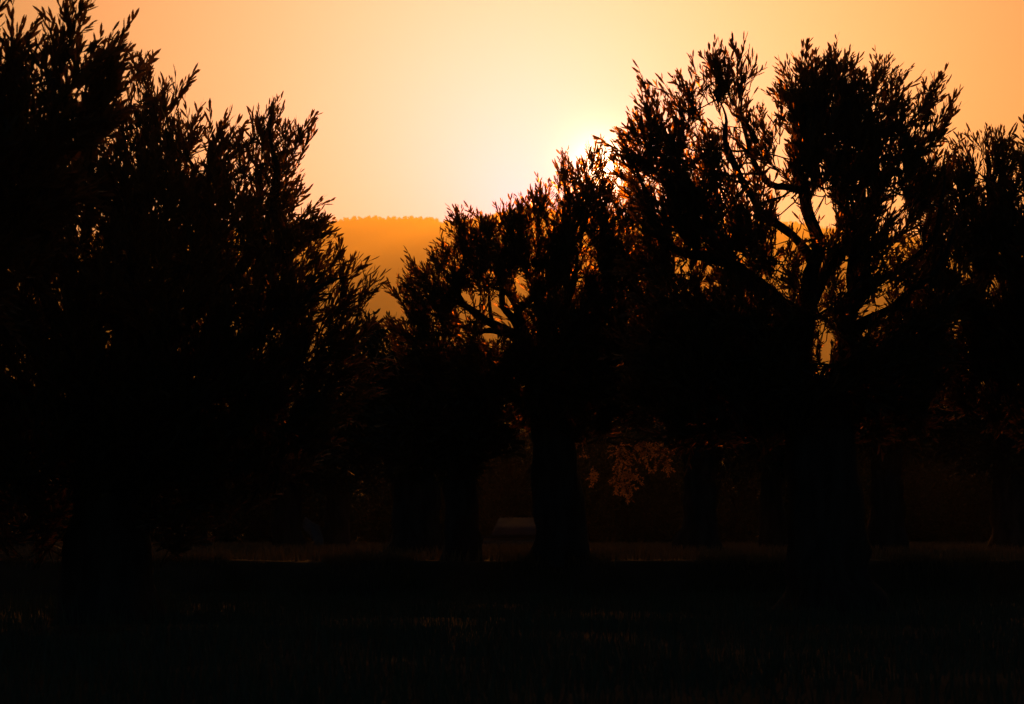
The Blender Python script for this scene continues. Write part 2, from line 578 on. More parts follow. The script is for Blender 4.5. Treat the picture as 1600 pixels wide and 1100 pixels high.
def build_tree(name, label, cat, group, d, trunk, limbs, outline, holes=(), n_shoots=1500, thick=1.9, k1=36, seed=1,
               protos=None, leaf=None, scale=1.0, singles=0, up=0.9, sides=26, thin=(), gaps=0):
    """trunk and limbs: rows (px, py, depth offset m, radius m); outline: crown seen from the field; holes: openings between its boughs"""
    g = np.random.default_rng(seed)
    protos = protos or SHOOTS
    leaf = leaf or M_LEAF
    P = lambda rows: np.array([[*at(r[0], r[1], d + r[2]), r[3]] for r in rows])
    tr = P(trunk)
    base = tr[0, :3].copy()
    base[2] = float(ground_z(base[0], base[1]))
    tr[0, 2] = base[2] - 0.12
    root = empty(name, base)
    tag(root, label, cat, group)
    # trunk: fluted, gnarled, flaring to the roots
    sp = spline(tr, 0.07)
    g1, g2, g3 = g.uniform(0, 6, 3)
    h = sp[:, 2] - base[2]
    flare = 1 + 0.32 * np.exp(-h / 0.30)

    burls = [(g.uniform(0.1, 2.2), g.uniform(0, 6.28), g.uniform(0.08, 0.22), g.uniform(0.12, 0.3)) for _ in range(9)]

    def gnarl(m, a):
        hh = h[:, None]
        s = 1 + 0.09 * np.sin(3 * a + g1 + hh * 1.3) + 0.06 * np.sin(5 * a + g2 - hh * 2.1) + 0.04 * np.sin(8 * a + g3 + hh * 1.0)
        s += 0.05 * np.sin(hh * 4.3 + g1 + 2 * a) + 0.035 * np.sin(hh * 9.1 + g2 - a)
        s += 0.16 * np.exp(-hh / 0.20) * np.cos(5 * a + g2)
        for h0, a0, am, wd in burls:
            s += am * np.exp(-((hh - h0) / wd) ** 2) * np.exp(3.5 * (np.cos(a - a0) - 1))
        return s + g.normal(0, 0.012, (m, len(a)))
    T = Tubes()
    T.add(sp[:, :3], sp[:, 3] * flare, sides, gnarl)
    link('trunk', T.mesh('trunk', M_BARK, base), root)
    skel = [sp[int(len(sp) * 0.55):, :3]]
    sdir = [np.gradient(sp[:, :3], axis=0)[int(len(sp) * 0.55):]]
    for L in limbs:
        lp = spline(P(L), 0.08)
        kk = np.hanning(11); kk /= np.linalg.norm(kk)
        crook = np.stack([np.convolve(g.normal(0, 1, len(lp) + 20), kk, 'same')[10:-10] for _ in range(3)], -1)
        ramp = np.clip(np.arange(len(lp)) / 8.0, 0, 1)[:, None]
        lp[:, :3] += crook * ramp * 0.035
        lp[:, 3] *= 0.92 - 0.10 * np.linspace(0, 1, len(lp))
        lp[-6:, 3] *= np.linspace(0.9, 0.3, 6)
        T = Tubes()
        wob = 1 + 0.05 * np.convolve(g.normal(0, 1, len(lp)), np.ones(3) / 2, 'same')
        T.add(lp[:, :3], lp[:, 3] * wob, 10, lambda m, a: 1 + 0.07 * np.sin(2 * a + g1) + g.normal(0, 0.03, (m, len(a))))
        link('branch', T.mesh('branch', M_BARK, base), root)
        skel.append(lp[2:, :3]); sdir.append(np.gradient(lp[:, :3], axis=0)[2:])
    skel = np.concatenate(skel); sdir = np.concatenate(sdir)
    sdir /= np.linalg.norm(sdir, axis=1)[:, None] + 1e-9
    # crown: points between the outline's boughs, thicker towards the middle
    o = np.array(outline, float)
    lo, hi = o.min(0), o.max(0)
    holes = list(holes)
    for _ in range(gaps):
        cx, cy = g.uniform(lo[0], hi[0]), lo[1] + (hi[1] - lo[1]) * g.uniform(0.05, 0.62)
        rx, ry = g.uniform(7, 15), g.uniform(8, 18)
        q = np.arange(7) / 7 * 6.28
        rr = g.uniform(0.7, 1.2, 7)
        holes.append(list(zip(cx + rx * rr * np.cos(q), cy + ry * rr * np.sin(q))))
    pts = []
    cnt = 0
    ph1, ph2, ph3 = g.uniform(0, 6, 3)
    mpx = d / FPX
    while cnt < n_shoots:
        x = g.uniform(lo[0], hi[0], 6000); y = g.uniform(lo[1], hi[1], 6000)
        ok = inside(o, x, y)
        for hp in holes:
            ok &= ~(inside(hp, x, y) & (g.random(6000) < 0.96))
        for hp in thin:
            ok &= ~(inside(hp, x, y) & (g.random(6000) < 0.50))
        x = x[ok]; y = y[ok]
        e = edge_dist(o, x, y)
        wl = 62.0 * 30.0 / d
        bough = np.sin(x / wl * 6.28 + ph1 + 1.4 * np.sin(y / wl * 2.1 + ph2)) + 0.6 * np.sin(x / wl * 2.9 + y / wl * 3.7 + ph3)
        ok = (e > 26.0 * 30.0 / d) | (bough > -0.15 + 0.9 * g.random(len(x)) - 0.45)
        ok &= (e > 80.0 * 30.0 / d) | (g.random(len(x)) < 0.62)
        x = x[ok]; y = y[ok]; e = e[ok] * mpx
        th = thick * np.sqrt(np.clip(e / (thick * 0.9), 0.02, 1))
        dd = th * g.uniform(-1, 1, len(x))
        pts.append(at(x, y, d + dd)); cnt += len(x)
    pts = np.concatenate(pts)[:n_shoots]
    mid = pts.mean(0)
    c1, a1 = kmeans(pts, k1, g)
    tw = Tubes()
    late = []; late2 = []
    dirs = np.zeros_like(pts)
    sc = scale * g.uniform(0.65, 1.35, n_shoots)
    back = 0.24 * sc
    for q in range(len(c1)):
        m = np.nonzero(a1 == q)[0]
        if not len(m): continue
        c = c1[q]
        upc = up * g.uniform(0.75, 1.3)
        dist = np.linalg.norm(skel - c, axis=1) + 0.9 * np.clip(skel[:, 2] - c[2] + 0.15, 0, None)
        s = int(dist.argmin())
        p = skel[s]
        v = c - p; ln = np.linalg.norm(v)
        b1 = bezier(p, p + 0.35 * ln * (0.45 * max(0.0, float(sdir[s] @ v) / (ln + 1e-6)) * sdir[s] + 0.6 * v / (ln + 1e-6)), c - 0.3 * ln * (0.6 * v / (ln + 1e-6) + 0.5 * UP), c, 10)
        b1[1:-1] += g.normal(0, 0.02, (8, 3))
        r0 = 0.010 + 0.009 * min(ln, 2.0)
        tw.add(b1, np.linspace(r0, 0.010, 10), 6)
        c2, a2 = kmeans(pts[m], max(1, len(m) // 7), g, 4)
        for k in range(len(c2)):
            mm = m[a2 == k]
            if not len(mm): continue
            t0 = b1[2:][np.linalg.norm(b1[2:] - c2[k], axis=1).argmin() - 2 if len(b1) > 4 else -1]
            v2 = c2[k] - t0; l2 = np.linalg.norm(v2) + 1e-6
            b2 = bezier(t0, t0 + 0.4 * v2, c2[k] - 0.25 * l2 * UP - 0.1 * v2, c2[k], 6)
            late2.append((mm, b2))
            for z in mm:
                o_ = pts[z] - c; o_ /= np.linalg.norm(o_) + 1e-6
                o2 = pts[z] - mid; o2 /= np.linalg.norm(o2) + 1e-6
                dv = upc * UP + 0.55 * o_ + 0.35 * o2 + g.normal(0, 0.22, 3)
                dirs[z] = dv / np.linalg.norm(dv)
                pts[z] -= dirs[z] * back[z]
                v3 = pts[z] - c2[k]
                b3 = bezier(c2[k], c2[k] + 0.4 * v3, pts[z] - dirs[z] * 0.35 * np.linalg.norm(v3), pts[z] + dirs[z] * 0.01, 4)
                late.append((z, b3))
    idx = g.integers(0, len(protos), n_shoots)
    fr = shoot_frames(dirs, g)
    # the outermost shoots stand free against the sky: each its own part
    own = np.zeros(n_shoots, bool)
    keep = np.ones(n_shoots, bool)
    for reach in (0.1, 0.4, 0.65):
        tip = pts + dirs * reach * sc[:, None]
        tx = 800 + FPX * tip[:, 0] / tip[:, 1]; ty = HZ - FPX * (tip[:, 2] - CAMZ) / tip[:, 1]
        for hp in holes:
            keep &= ~(inside(hp, tx, ty) & (g.random(n_shoots) < 0.88))
        for hp in thin:
            keep &= ~(inside(hp, tx, ty) & (g.random(n_shoots) < 0.20))
    for z, b3 in late:
        if keep[z]: tw.add(b3, np.linspace(0.008, 0.006, 4), 3)
    for mm, b2 in late2:
        if keep[mm].any(): tw.add(b2, np.linspace(0.010, 0.006, 6), 4)
    ot = link('twigs', tw.mesh('twigs', M_BARK, base), root)
    ot['kind'] = 'stuff'
    if singles:
        q = pts - at(0, 0, 1) * 0
        pxx = 800 + FPX * q[:, 0] / q[:, 1]; pyy = HZ - FPX * (q[:, 2] - CAMZ) / q[:, 1]
        score = edge_dist(o, pxx, pyy) + 0.10 * np.clip(pyy - 100, 0, None)
        score[~keep] = 1e6
        score[(pxx < -5) | (pxx > 1605) | (pyy < -5)] = 1e6
        own[np.argsort(score)[:singles]] = True
        for z in np.nonzero(own)[0]:
            key = (id(protos), int(idx[z]), leaf.name)
            if key not in SHOOT_MESH:
                SHOOT_MESH[key] = mesh_np('leafy_shoot', *protos[idx[z]], leaf, smooth=False)
            ob = bpy.data.objects.new('leafy_shoot', SHOOT_MESH[key])
            mw = Matrix(fr[z].tolist()).to_4x4()
            ob.rotation_euler = mw.to_euler()
            ob.scale = (sc[z],) * 3
            ob.location = pts[z] - base
            ob.parent = root
            COL.objects.link(ob)
    r = ~own & keep
    V, L, S = merge_shoots(protos, idx[r], fr[r], pts[r] - base, sc[r])
    of = link('foliage', mesh_np('foliage', V, L, S, leaf, smooth=False), root)
    of['kind'] = 'stuff'
    return root


FRONT = 'old olive trees of the grove'

# right tree
E_OUT = [(972, 225), (985, 172), (1020, 150), (1055, 158), (1075, 130), (1110, 104), (1150, 96), (1176, 108), (1186, 134), (1192, 106), (1205, 96), (1240, 96), (1290, 102),
         (1340, 98), (1380, 116), (1405, 125), (1418, 150), (1440, 145), (1472, 142), (1492, 165), (1484, 210), (1470, 245), (1480, 300), (1500, 360),
         (1500, 430), (1490, 520), (1490, 610), (1440, 680), (1310, 690), (1180, 700), (1060, 690), (980, 620), (985, 520), (1005, 450), (985, 390), (965, 330), (952, 275), (958, 240)]
E_HOLES = [[(1180, 60), (1191, 60), (1195, 120), (1205, 170), (1218, 200), (1240, 208), (1234, 235), (1230, 262), (1240, 288), (1208, 280), (1204, 220), (1197, 180), (1185, 130)],
           [(1203, 297), (1250, 305), (1258, 330), (1258, 370), (1236, 358), (1208, 325)],
           [(1272, 315), (1288, 298), (1302, 305), (1310, 340), (1300, 362), (1274, 368)],
           [(1252, 430), (1262, 385), (1278, 380), (1288, 405), (1275, 450), (1262, 452)],
           [(1310, 412), (1338, 405), (1338, 448), (1312, 450)],
           [(1338, 468), (1380, 490), (1375, 506), (1338, 500)],
           [(1270, 492), (1300, 505), (1312, 530), (1312, 558), (1280, 545)],
           [(1415, 350), (1440, 345), (1445, 366), (1420, 370)],
           [(1268, 575), (1300, 582), (1296, 606), (1272, 600)]]
E_THIN = [[(1100, 140), (1180, 160), (1195, 260), (1150, 290), (1110, 220)], [(1150, 280), (1205, 290), (1190, 350), (1150, 330)],
          [(985, 265), (1040, 270), (1035, 350), (1000, 350)], [(1060, 380), (1120, 385), (1120, 450), (1060, 450)],
          [(1340, 400), (1480, 350), (1490, 440), (1380, 500)], [(1170, 420), (1235, 420), (1240, 500), (1170, 480)]]
build_tree('olive_tree', 'tall forked olive at right, sky showing between its boughs, trunk flaring wide on the field', 'tree', FRONT, 29.6,
           [(1296, 962, 0, 0.60), (1293, 900, 0, 0.50), (1288, 800, 0, 0.46), (1284, 700, 0.05, 0.45), (1280, 640, 0.05, 0.42), (1278, 590, 0, 0.34)],
           [[(1262, 650, 0, .22), (1248, 580, -.05, .19), (1252, 500, -.1, .15), (1262, 430, -.1, .115), (1271, 375, -.1, .09), (1267, 325, -.05, .085), (1258, 298, 0, .08), (1240, 268, .05, .07), (1247, 232, .1, .06), (1257, 190, .1, .05), (1256, 120, .1, .025)],
            [(1296, 640, .1, .22), (1312, 575, .15, .15), (1324, 520, .15, .125), (1334, 465, .2, .105), (1336, 400, .2, .09), (1345, 340, .25, .075), (1350, 250, .3, .055), (1345, 150, .3, .03)],
            [(1258, 490, 0, .10), (1285, 440, .1, .085), (1310, 400, .2, .08), (1335, 368, .3, .07), (1370, 300, .5, .05), (1395, 200, .7, .03)],
            [(1334, 475, .2, .09), (1378, 440, .1, .06), (1420, 402, -.1, .045), (1470, 350, -.3, .035), (1480, 260, -.3, .03)],
            [(1328, 520, .1, .10), (1372, 488, -.2, .065), (1420, 450, -.5, .05), (1480, 410, -.8, .035), (1500, 340, -1.0, .03)],
            [(1330, 512, .1, .06), (1360, 506, .3, .05), (1400, 502, .6, .03)],
            [(1267, 405, 0, .07), (1240, 370, -.1, .058), (1200, 336, -.2, .055), (1170, 308, -.3, .048), (1140, 240, -.4, .04), (1118, 150, -.5, .02)],
            [(1256, 300, 0, .05), (1232, 293, .1, .045), (1206, 286, .2, .045), (1182, 250, .3, .035), (1164, 190, .3, .03), (1162, 120, .3, .015)],
            [(1250, 510, -.1, .13), (1210, 465, -.2, .10), (1160, 420, -.4, .085), (1110, 402, -.5, .07), (1055, 388, -.6, .06), (1015, 330, -.6, .05), (990, 240, -.6, .02)],
            [(1244, 560, .1, .13), (1180, 520, .6, .10), (1110, 490, 1.0, .07), (1050, 430, 1.2, .04)],
            [(1250, 600, -.2, .12), (1200, 560, -.9, .09), (1150, 500, -1.3, .06)],
            [(1305, 600, .2, .12), (1360, 560, .9, .09), (1430, 500, 1.3, .05)]],
           E_OUT, E_HOLES, n_shoots=3300, thick=1.9, k1=80, seed=5, gaps=44, singles=220, thin=E_THIN)

# left tree
A_OUT = [(150, 205), (190, 150), (212, 110), (245, 100), (268, 130), (290, 165), (318, 180), (340, 215), (372, 212), (400, 190), (425, 170), (455, 180), (478, 225), (462, 262),
         (480, 315), (498, 355), (512, 388), (545, 415), (580, 455), (568, 510), (585, 560), (540, 650), (490, 720), (400, 790), (290, 850), (230, 870), (200, 800), (140, 800), (100, 870), (-40, 860),
         (-130, 640), (-150, 400), (-60, 260), (60, 220)]
A_THIN = [[(150, 190), (200, 150), (205, 230), (160, 240)], [(300, 180), (345, 205), (350, 270), (320, 280)], [(425, 240), (480, 240), (470, 290), (410, 290)],
          [(40, 260), (90, 270), (100, 300), (50, 300)], [(430, 290), (470, 300), (460, 330), (430, 330)]]
build_tree('olive_tree', 'broad black olive filling the left side, crown sloping down towards the hill gap', 'tree', FRONT, 26.5,
           [(172, 974, 0, 0.52), (170, 900, 0, 0.46), (176, 820, 0, 0.44), (170, 750, 0, 0.40), (172, 690, 0, .33)],
           [[(172, 730, 0, .26), (205, 630, .1, .19), (250, 520, .2, .14), (300, 400, .3, .10), (330, 280, .3, .06), (350, 220, .3, .03)],
            [(160, 720, 0, .24), (130, 620, -.1, .18), (90, 500, -.2, .13), (40, 400, -.3, .08), (0, 300, -.3, .04)],
            [(175, 700, .2, .22), (190, 580, .5, .17), (210, 430, .7, .12), (225, 280, .7, .07), (240, 120, .7, .02)],
            [(235, 560, .2, .12), (320, 480, -.1, .09), (400, 380, -.4, .07), (430, 280, -.5, .05), (440, 180, -.5, .02)],
            [(200, 640, 0, .15), (300, 580, -.5, .11), (400, 520, -.9, .08), (500, 450, -1.1, .05), (540, 430, -1.1, .03)],
            [(200, 640, .2, .14), (310, 610, .8, .10), (420, 600, 1.2, .06), (520, 560, 1.3, .03)],
            [(140, 650, 0, .14), (40, 620, .5, .10), (-60, 540, .8, .06)],
            [(170, 690, -.2, .16), (180, 560, -1.0, .11), (200, 430, -1.3, .07), (200, 300, -1.2, .04)]],
           A_OUT, (), n_shoots=3300, thick=2.0, k1=80, seed=8, gaps=34, singles=220, scale=1.0)

# nearer tree reaching in from the left edge
A2_OUT = [(-330, 200), (-240, -40), (-130, -110), (-30, -60), (0, -28), (8, -4), (-30, 30), (-20, 85), (12, 82), (36, 60), (60, 50), (82, 72), (100, 60), (108, 25), (132, 22), (146, 70), (176, 92), (172, 150),
          (158, 215), (120, 285), (60, 420), (-50, 520), (-250, 560), (-350, 400)]
A2_HOLES = [[(72, 55), (88, 70), (95, 100), (80, 90)], [(92, 108), (112, 100), (112, 130), (98, 132)], [(42, 100), (52, 104), (50, 128), (44, 120)]]
build_tree('olive_tree', 'nearest olive leaning in from beyond the left edge, blurred shoots in the top left corner', 'tree', FRONT, 20.5,
           [(-190, 1012, 0, 0.46), (-188, 900, 0, 0.38), (-180, 760, 0, 0.33), (-172, 620, 0, .24)],
           [[(-176, 660, 0, .2), (-140, 500, .1, .14), (-90, 340, .2, .09), (-40, 200, .2, .06), (40, 100, .2, .03)],
            [(-172, 640, 0, .18), (-190, 460, -.2, .13), (-200, 280, -.3, .08), (-160, 60, -.3, .03)],
            [(-110, 400, .1, .09), (-20, 300, -.2, .07), (70, 220, -.3, .05), (120, 120, -.3, .02)],
            [(-170, 600, .3, .15), (-220, 420, .7, .1), (-260, 260, .8, .04)]],
           A2_OUT, A2_HOLES, n_shoots=2000, thick=1.5, k1=46, seed=21, gaps=20, singles=130)

# middle tree
B_OUT = [(618, 500), (624, 455), (645, 425), (682, 405), (702, 358), (737, 338), (760, 348), (800, 332), (838, 316), (856, 300), (858, 262), (880, 240), (925, 240), (955, 262), (990, 290), (1030, 350),
         (1050, 420), (1060, 480), (1040, 560), (1010, 660), (890, 690), (800, 650), (720, 610), (650, 585), (608, 545)]
B_HOLES = [[(717, 455), (738, 458), (737, 475), (720, 474)], [(740, 452), (757, 455), (756, 476), (740, 476)],
           [(758, 466), (788, 482), (806, 512), (770, 502), (754, 486)], [(788, 474), (800, 470), (808, 490), (804, 498)],
           [(704, 480), (728, 482), (728, 495), (706, 494)], [(774, 452), (787, 455), (786, 466), (776, 464)],
           [(804, 440), (824, 436), (830, 452), (822, 468), (808, 468)], [(753, 522), (794, 526), (792, 545), (756, 542)],
           [(817, 488), (826, 486), (828, 524), (819, 522)], [(690, 510), (735, 508), (735, 516), (690, 517)]]
B_THIN = [[(968, 330), (1010, 330), (1015, 360), (970, 360)], [(850, 240), (955, 240), (960, 285), (850, 300)]]
build_tree('olive_tree', 'middle olive on the bank whose crown tip covers the low sun, thick leaning trunk', 'tree', FRONT, 38.6,
           [(871, 880, 0, 0.40), (872, 820, 0, 0.40), (869, 740, 0, 0.36), (862, 670, 0, 0.31), (845, 600, 0, .26), (826, 550, 0, .2)],
           [[(828, 560, 0, 0.141), (815, 525, 0, 0.118), (811, 495, 0, 0.085), (822, 470, .1, 0.074), (850, 448, .2, 0.059), (880, 400, .3, 0.044), (905, 340, .4, 0.033), (918, 270, .4, 0.015)],
            [(812, 516, 0, 0.081), (798, 495, -.1, 0.070), (786, 478, -.1, 0.063), (783, 458, -.1, 0.052), (772, 420, -.1, 0.037), (758, 370, -.1, 0.015)],
            [(811, 490, 0, 0.056), (800, 470, .1, 0.048), (785, 455, .2, 0.041), (760, 445, .3, 0.030), (735, 400, .4, 0.015)],
            [(818, 530, 0, 0.096), (785, 512, -.1, 0.078), (752, 496, -.1, 0.067), (728, 482, -.1, 0.052), (690, 462, -.2, 0.037), (650, 435, -.2, 0.015)],
            [(744, 494, -.1, 0.044), (722, 470, 0, 0.037), (712, 440, .1, 0.030), (706, 390, .1, 0.015)],
            [(768, 500, .1, 0.037), (765, 470, .2, 0.033), (762, 430, .3, 0.022)],
            [(800, 524, .1, 0.067), (752, 515, .3, 0.052), (690, 502, .5, 0.037), (630, 498, .6, 0.015)],
            [(846, 600, .1, 0.118), (900, 530, .3, 0.081), (950, 450, .5, 0.052), (985, 360, .6, 0.022)],
            [(842, 590, -.1, 0.104), (880, 500, -.6, 0.067), (900, 420, -.8, 0.037), (880, 340, -.8, 0.015)],
            [(850, 610, .2, 0.096), (800, 590, .8, 0.067), (720, 570, 1.1, 0.037)]],
           B_OUT, B_HOLES, n_shoots=2900, thick=2.0, k1=64, seed=14, gaps=20, singles=180, thin=B_THIN, scale=1.0)

# right edge tree
F_OUT = [(1430, 380), (1440, 310), (1468, 268), (1500, 246), (1525, 234), (1546, 216), (1570, 228), (1600, 230), (1650, 225), (1750, 240), (1830, 330), (1850, 500), (1750, 640), (1600, 690), (1500, 640), (1430, 560),
         (1420, 450)]
F_THIN = [[(1480, 330), (1600, 330), (1600, 370), (1480, 380)], [(1480, 390), (1530, 400), (1520, 440), (1480, 430)], [(1560, 430), (1595, 430), (1590, 460), (1560, 455)]]
build_tree('olive_tree', 'olive cut off by the right edge, lower rounded crown beside the tall forked one', 'tree', FRONT, 32.0,
           [(1668, 952, 0, 0.42), (1664, 860, 0, 0.36), (1660, 740, 0, 0.32), (1655, 650, 0, .24)],
           [[(1656, 680, 0, .2), (1630, 560, .1, .14), (1580, 430, .2, .09), (1550, 320, .2, .05), (1545, 240, .2, .02)],
            [(1658, 660, 0, .18), (1690, 500, -.2, .12), (1720, 350, -.3, .07), (1700, 250, -.3, .03)],
            [(1640, 600, .2, .13), (1560, 540, -.3, .09), (1500, 460, -.6, .05), (1490, 380, -.6, .02)]],
           F_OUT, (), n_shoots=2400, thick=1.8, k1=52, seed=31, gaps=14, singles=110, thin=F_THIN[1:2])

# trees behind, on the upper field
MIDG = 'olive trees further back on the upper field'


def back_tree(label, d, tx, by, w, top, outline, n, seed, lean=0):
    r = w / 2 * d / FPX
    midx = np.mean([p[0] for p in outline])
    lo = max(p[1] for p in outline); hi = min(p[1] for p in outline)
    fork = top
    limbs = [[(tx + lean, fork + 25, 0, r * .7), (tx + lean + (midx - tx) * .3 + k * 40 * math.cos(a), fork - (fork - hi) * .45, .7 * math.sin(a), r * .4), (midx + k * 95 * math.cos(a), hi + 35, 1.1 * math.sin(a), r * .12)]
             for k, a in ((1, .3), (1, 1.6), (1, 2.8), (1, 4.2), (1, 5.3))]
    return build_tree('olive_tree', label, 'tree', MIDG, d,
                      [(tx, by, 0, r * 1.0), (tx + lean * .3, by - (by - fork) * .4, 0, r * .92), (tx + lean * .8, by - (by - fork) * .8, 0, r * .85), (tx + lean, fork, 0, r * .7)],
                      limbs, outline, n_shoots=n, thick=1.9, k1=26, seed=seed, protos=SHOOTS_FAR, leaf=M_LEAF_BACK, sides=18, up=0.5)


back_tree('stout olive just left of the bank trunk, low crown under the middle tree', 39.8, 722, 876, 52, 730,
          [(590, 590), (640, 555), (700, 548), (760, 560), (800, 620), (800, 700), (740, 740), (660, 735), (600, 690)], 900, 41)
back_tree('thick trunked olive at the gap below the hill, behind the left crown', 47.0, 648, 868, 78, 740,
          [(500, 590), (540, 525), (575, 500), (610, 500), (650, 530), (740, 560), (770, 640), (740, 720), (660, 765), (560, 760), (500, 700)], 1000, 42)
back_tree('olive with a dark straight trunk right of the lit hanging leaves', 55.0, 1093, 868, 58, 745,
          [(960, 660), (980, 540), (1060, 485), (1150, 490), (1200, 560), (1220, 650), (1210, 720), (1150, 755), (1085, 730), (1040, 690)], 900, 43)  # crown top raised out of sight to keep sun off the grass
back_tree('olive with its trunk half hidden by the left side of the forked one', 59.0, 1207, 866, 40, 740,
          [(1110, 640), (1130, 540), (1190, 520), (1240, 580), (1290, 610), (1330, 650), (1310, 730), (1220, 750), (1140, 720)], 800, 44)  # hidden crown top likewise raised to block sun from the near field
back_tree('olive seen in the shade just right of the big flared trunk', 55.0, 1384, 868, 56, 745,
          [(1270, 660), (1330, 590), (1400, 510), (1480, 500), (1520, 600), (1510, 680), (1470, 715), (1400, 735), (1320, 715)], 900, 45)
back_tree('rearmost olive at the right edge behind the bank', 55.0, 1578, 868, 60, 740,
          [(1460, 660), (1510, 590), (1580, 570), (1660, 590), (1700, 670), (1670, 740), (1580, 760), (1490, 740)], 900, 46)
back_tree('left one of two close olives flanking the pale rock', 64.0, 448, 863, 46, 760,
          [(330, 700), (370, 640), (440, 610), (510, 640), (540, 710), (500, 765), (420, 785), (350, 765)], 800, 47)
back_tree('right one of two close olives flanking the pale rock', 66.0, 526, 862, 40, 755,
          [(430, 690), (480, 630), (540, 610), (600, 640), (630, 700), (600, 765), (520, 775), (450, 755)], 800, 48)

back_tree('olive behind the left edge tree, lost in the deep shade', 56.0, 40, 868, 50, 760,
          [(-110, 700), (-60, 640), (40, 600), (130, 640), (180, 710), (150, 800), (40, 820), (-70, 800)], 900, 49)
back_tree('olive just right of the broad left trunk, lost in the deep shade', 58.0, 300, 866, 50, 760,
          [(180, 700), (220, 640), (300, 600), (390, 640), (420, 710), (390, 800), (300, 825), (210, 800)], 900, 50)

# small broad-leaved tree whose hanging leaves catch the sun from behind
build_tree('broadleaf_tree', 'broad leaved tree with rust lit leaves hanging beside the middle trunk', 'tree', None, 62.0,
           [(896, 864, 0, 0.13), (893, 830, 0, 0.11), (888, 780, 0, 0.10), (890, 720, 0, .09), (900, 650, 0, .075)],
           [[(898, 660, 0, .06), (905, 620, 0, .05), (898, 570, 0, .03), (890, 500, 0, .015)],
            [(899, 655, 0, .06), (935, 600, .2, .045), (960, 520, .3, .03), (955, 460, .3, .01)],
            [(898, 665, 0, .05), (980, 640, -.2, .035), (1040, 570, -.3, .02)],
            [(893, 700, 0, .04), (940, 690, 0, .03), (985, 700, 0, .022), (985, 760, 0, .01)], [(930, 690, 0, .03), (1005, 685, 0, .025), (1040, 705, 0, .012)]],
           [(800, 660), (812, 580), (845, 550), (872, 500), (930, 430), (1010, 450), (1060, 540), (1075, 640), (1062, 730), (1030, 745), (1006, 735), (1000, 785), (965, 790), (950, 752), (915, 762), (908, 715)],  # unseen upper crown enlarged to stop sun reaching the grass
           [[(912, 672), (1040, 664), (1060, 690), (990, 690), (945, 690), (912, 690)], [(915, 705), (960, 720), (950, 745), (925, 735)]], n_shoots=1150, thick=1.0, k1=36, seed=61, protos=SHOOTS_BROAD, leaf=M_BROAD, sides=12, up=-0.1)

# far row, one tree built and copied
def copy_tree(root, loc, rz, s):
    r = root.copy(); COL.objects.link(r)
    r.location = loc; r.rotation_euler = (0, 0, rz); r.scale = (s, s, s)
    for ch in root.children:
        c = ch.copy(); COL.objects.link(c); c.parent = r
    return r


dF = 92.0
far = build_tree('olive_tree', 'dim olive of the far row closing the view between the trunks', 'tree', 'far row of olive trees beyond the trunks', dF,
                 [(800, 862, 0, .40), (803, 840, 0, .33), (798, 815, 0, .30), (800, 790, 0, .22)],
                 [[(800, 800, 0, .2), (770, 740, .5, .12), (740, 690, .8, .05)], [(800, 800, 0, .2), (830, 740, -.5, .12), (865, 690, -.8, .05)],
                  [(800, 795, 0, .2), (800, 720, .3, .12), (805, 650, .4, .04)]],
                 [(685, 800), (675, 700), (720, 640), (780, 612), (840, 620), (900, 660), (925, 730), (915, 800), (860, 846), (735, 846)],
                 n_shoots=1500, thick=2.6, k1=30, seed=71, protos=SHOOTS_FAR, leaf=M_LEAF_BACK, sides=14, up=0.4, scale=1.25)
g = np.random.default_rng(5)
FAR_X = [-24, -19, -14, -9.5, -5, 4.6, 9.5, 14.5, 19, 24, -21, -11.5, -2.5, 2.2, 7, 17, 22]
for k, x in enumerate(FAR_X):
    y = dF + (g.uniform(-5, 5) if k < 10 else g.uniform(13, 20))
    copy_tree(far, (x, y, float(ground_z(x, y))), g.uniform(0, 6.28), g.uniform(0.85, 1.05))
for k in range(15):  # extra row added to block sky and hill glow beneath the far crowns
    x = -36 + k * 5.1 + g.uniform(-1, 1); y = 124 + g.uniform(-5, 5)
    copy_tree(far, (x, y, float(ground_z(x, y)) - 0.3), g.uniform(0, 6.28), g.uniform(1.05, 1.2))

dB = 112.0  # bushes added to close the bright gaps of hill glow at ground level
bush = build_tree('bush', 'dim low bush added behind the far row to block the hill glow', 'bush', 'low bushes added behind the far row', dB,
                  [(800, 856, 0, .10), (801, 850, 0, .09), (799, 842, 0, .08), (800, 834, 0, .07)],
                  [[(800, 838, 0, .06), (780, 815, .3, .04), (760, 795, .5, .02)], [(800, 838, 0, .06), (822, 815, -.3, .04), (845, 795, -.5, .02)]],
                  [(705, 862), (700, 815), (735, 785), (800, 770), (865, 785), (900, 815), (895, 862)],
                  n_shoots=700, thick=1.6, k1=16, seed=81, protos=SHOOTS_FAR, leaf=M_LEAF_BACK, sides=8, up=0.3, scale=1.3)
for k in range(21):
    x = -33 + k * 3.2 + g.uniform(-0.6, 0.6); y = dB + g.uniform(-2, 2)
    copy_tree(bush, (x, y, float(ground_z(x, y))), g.uniform(0, 6.28), g.uniform(0.9, 1.15))

# ------------------------------------------------------------------ shed, rock
def box_mesh(name, lo, hi, mat):
    x0, y0, z0 = lo; x1, y1, z1 = hi
    v = [(x0, y0, z0), (x1, y0, z0), (x1, y1, z0), (x0, y1, z0), (x0, y0, z1), (x1, y0, z1), (x1, y1, z1), (x0, y1, z1)]
    f = [(0, 3, 2, 1), (4, 5, 6, 7), (0, 1, 5, 4), (1, 2, 6, 5), (2, 3, 7, 6), (3, 0, 4, 7)]
    return mesh_np(name, v, np.ravel(f), [4] * 6, mat, smooth=False)


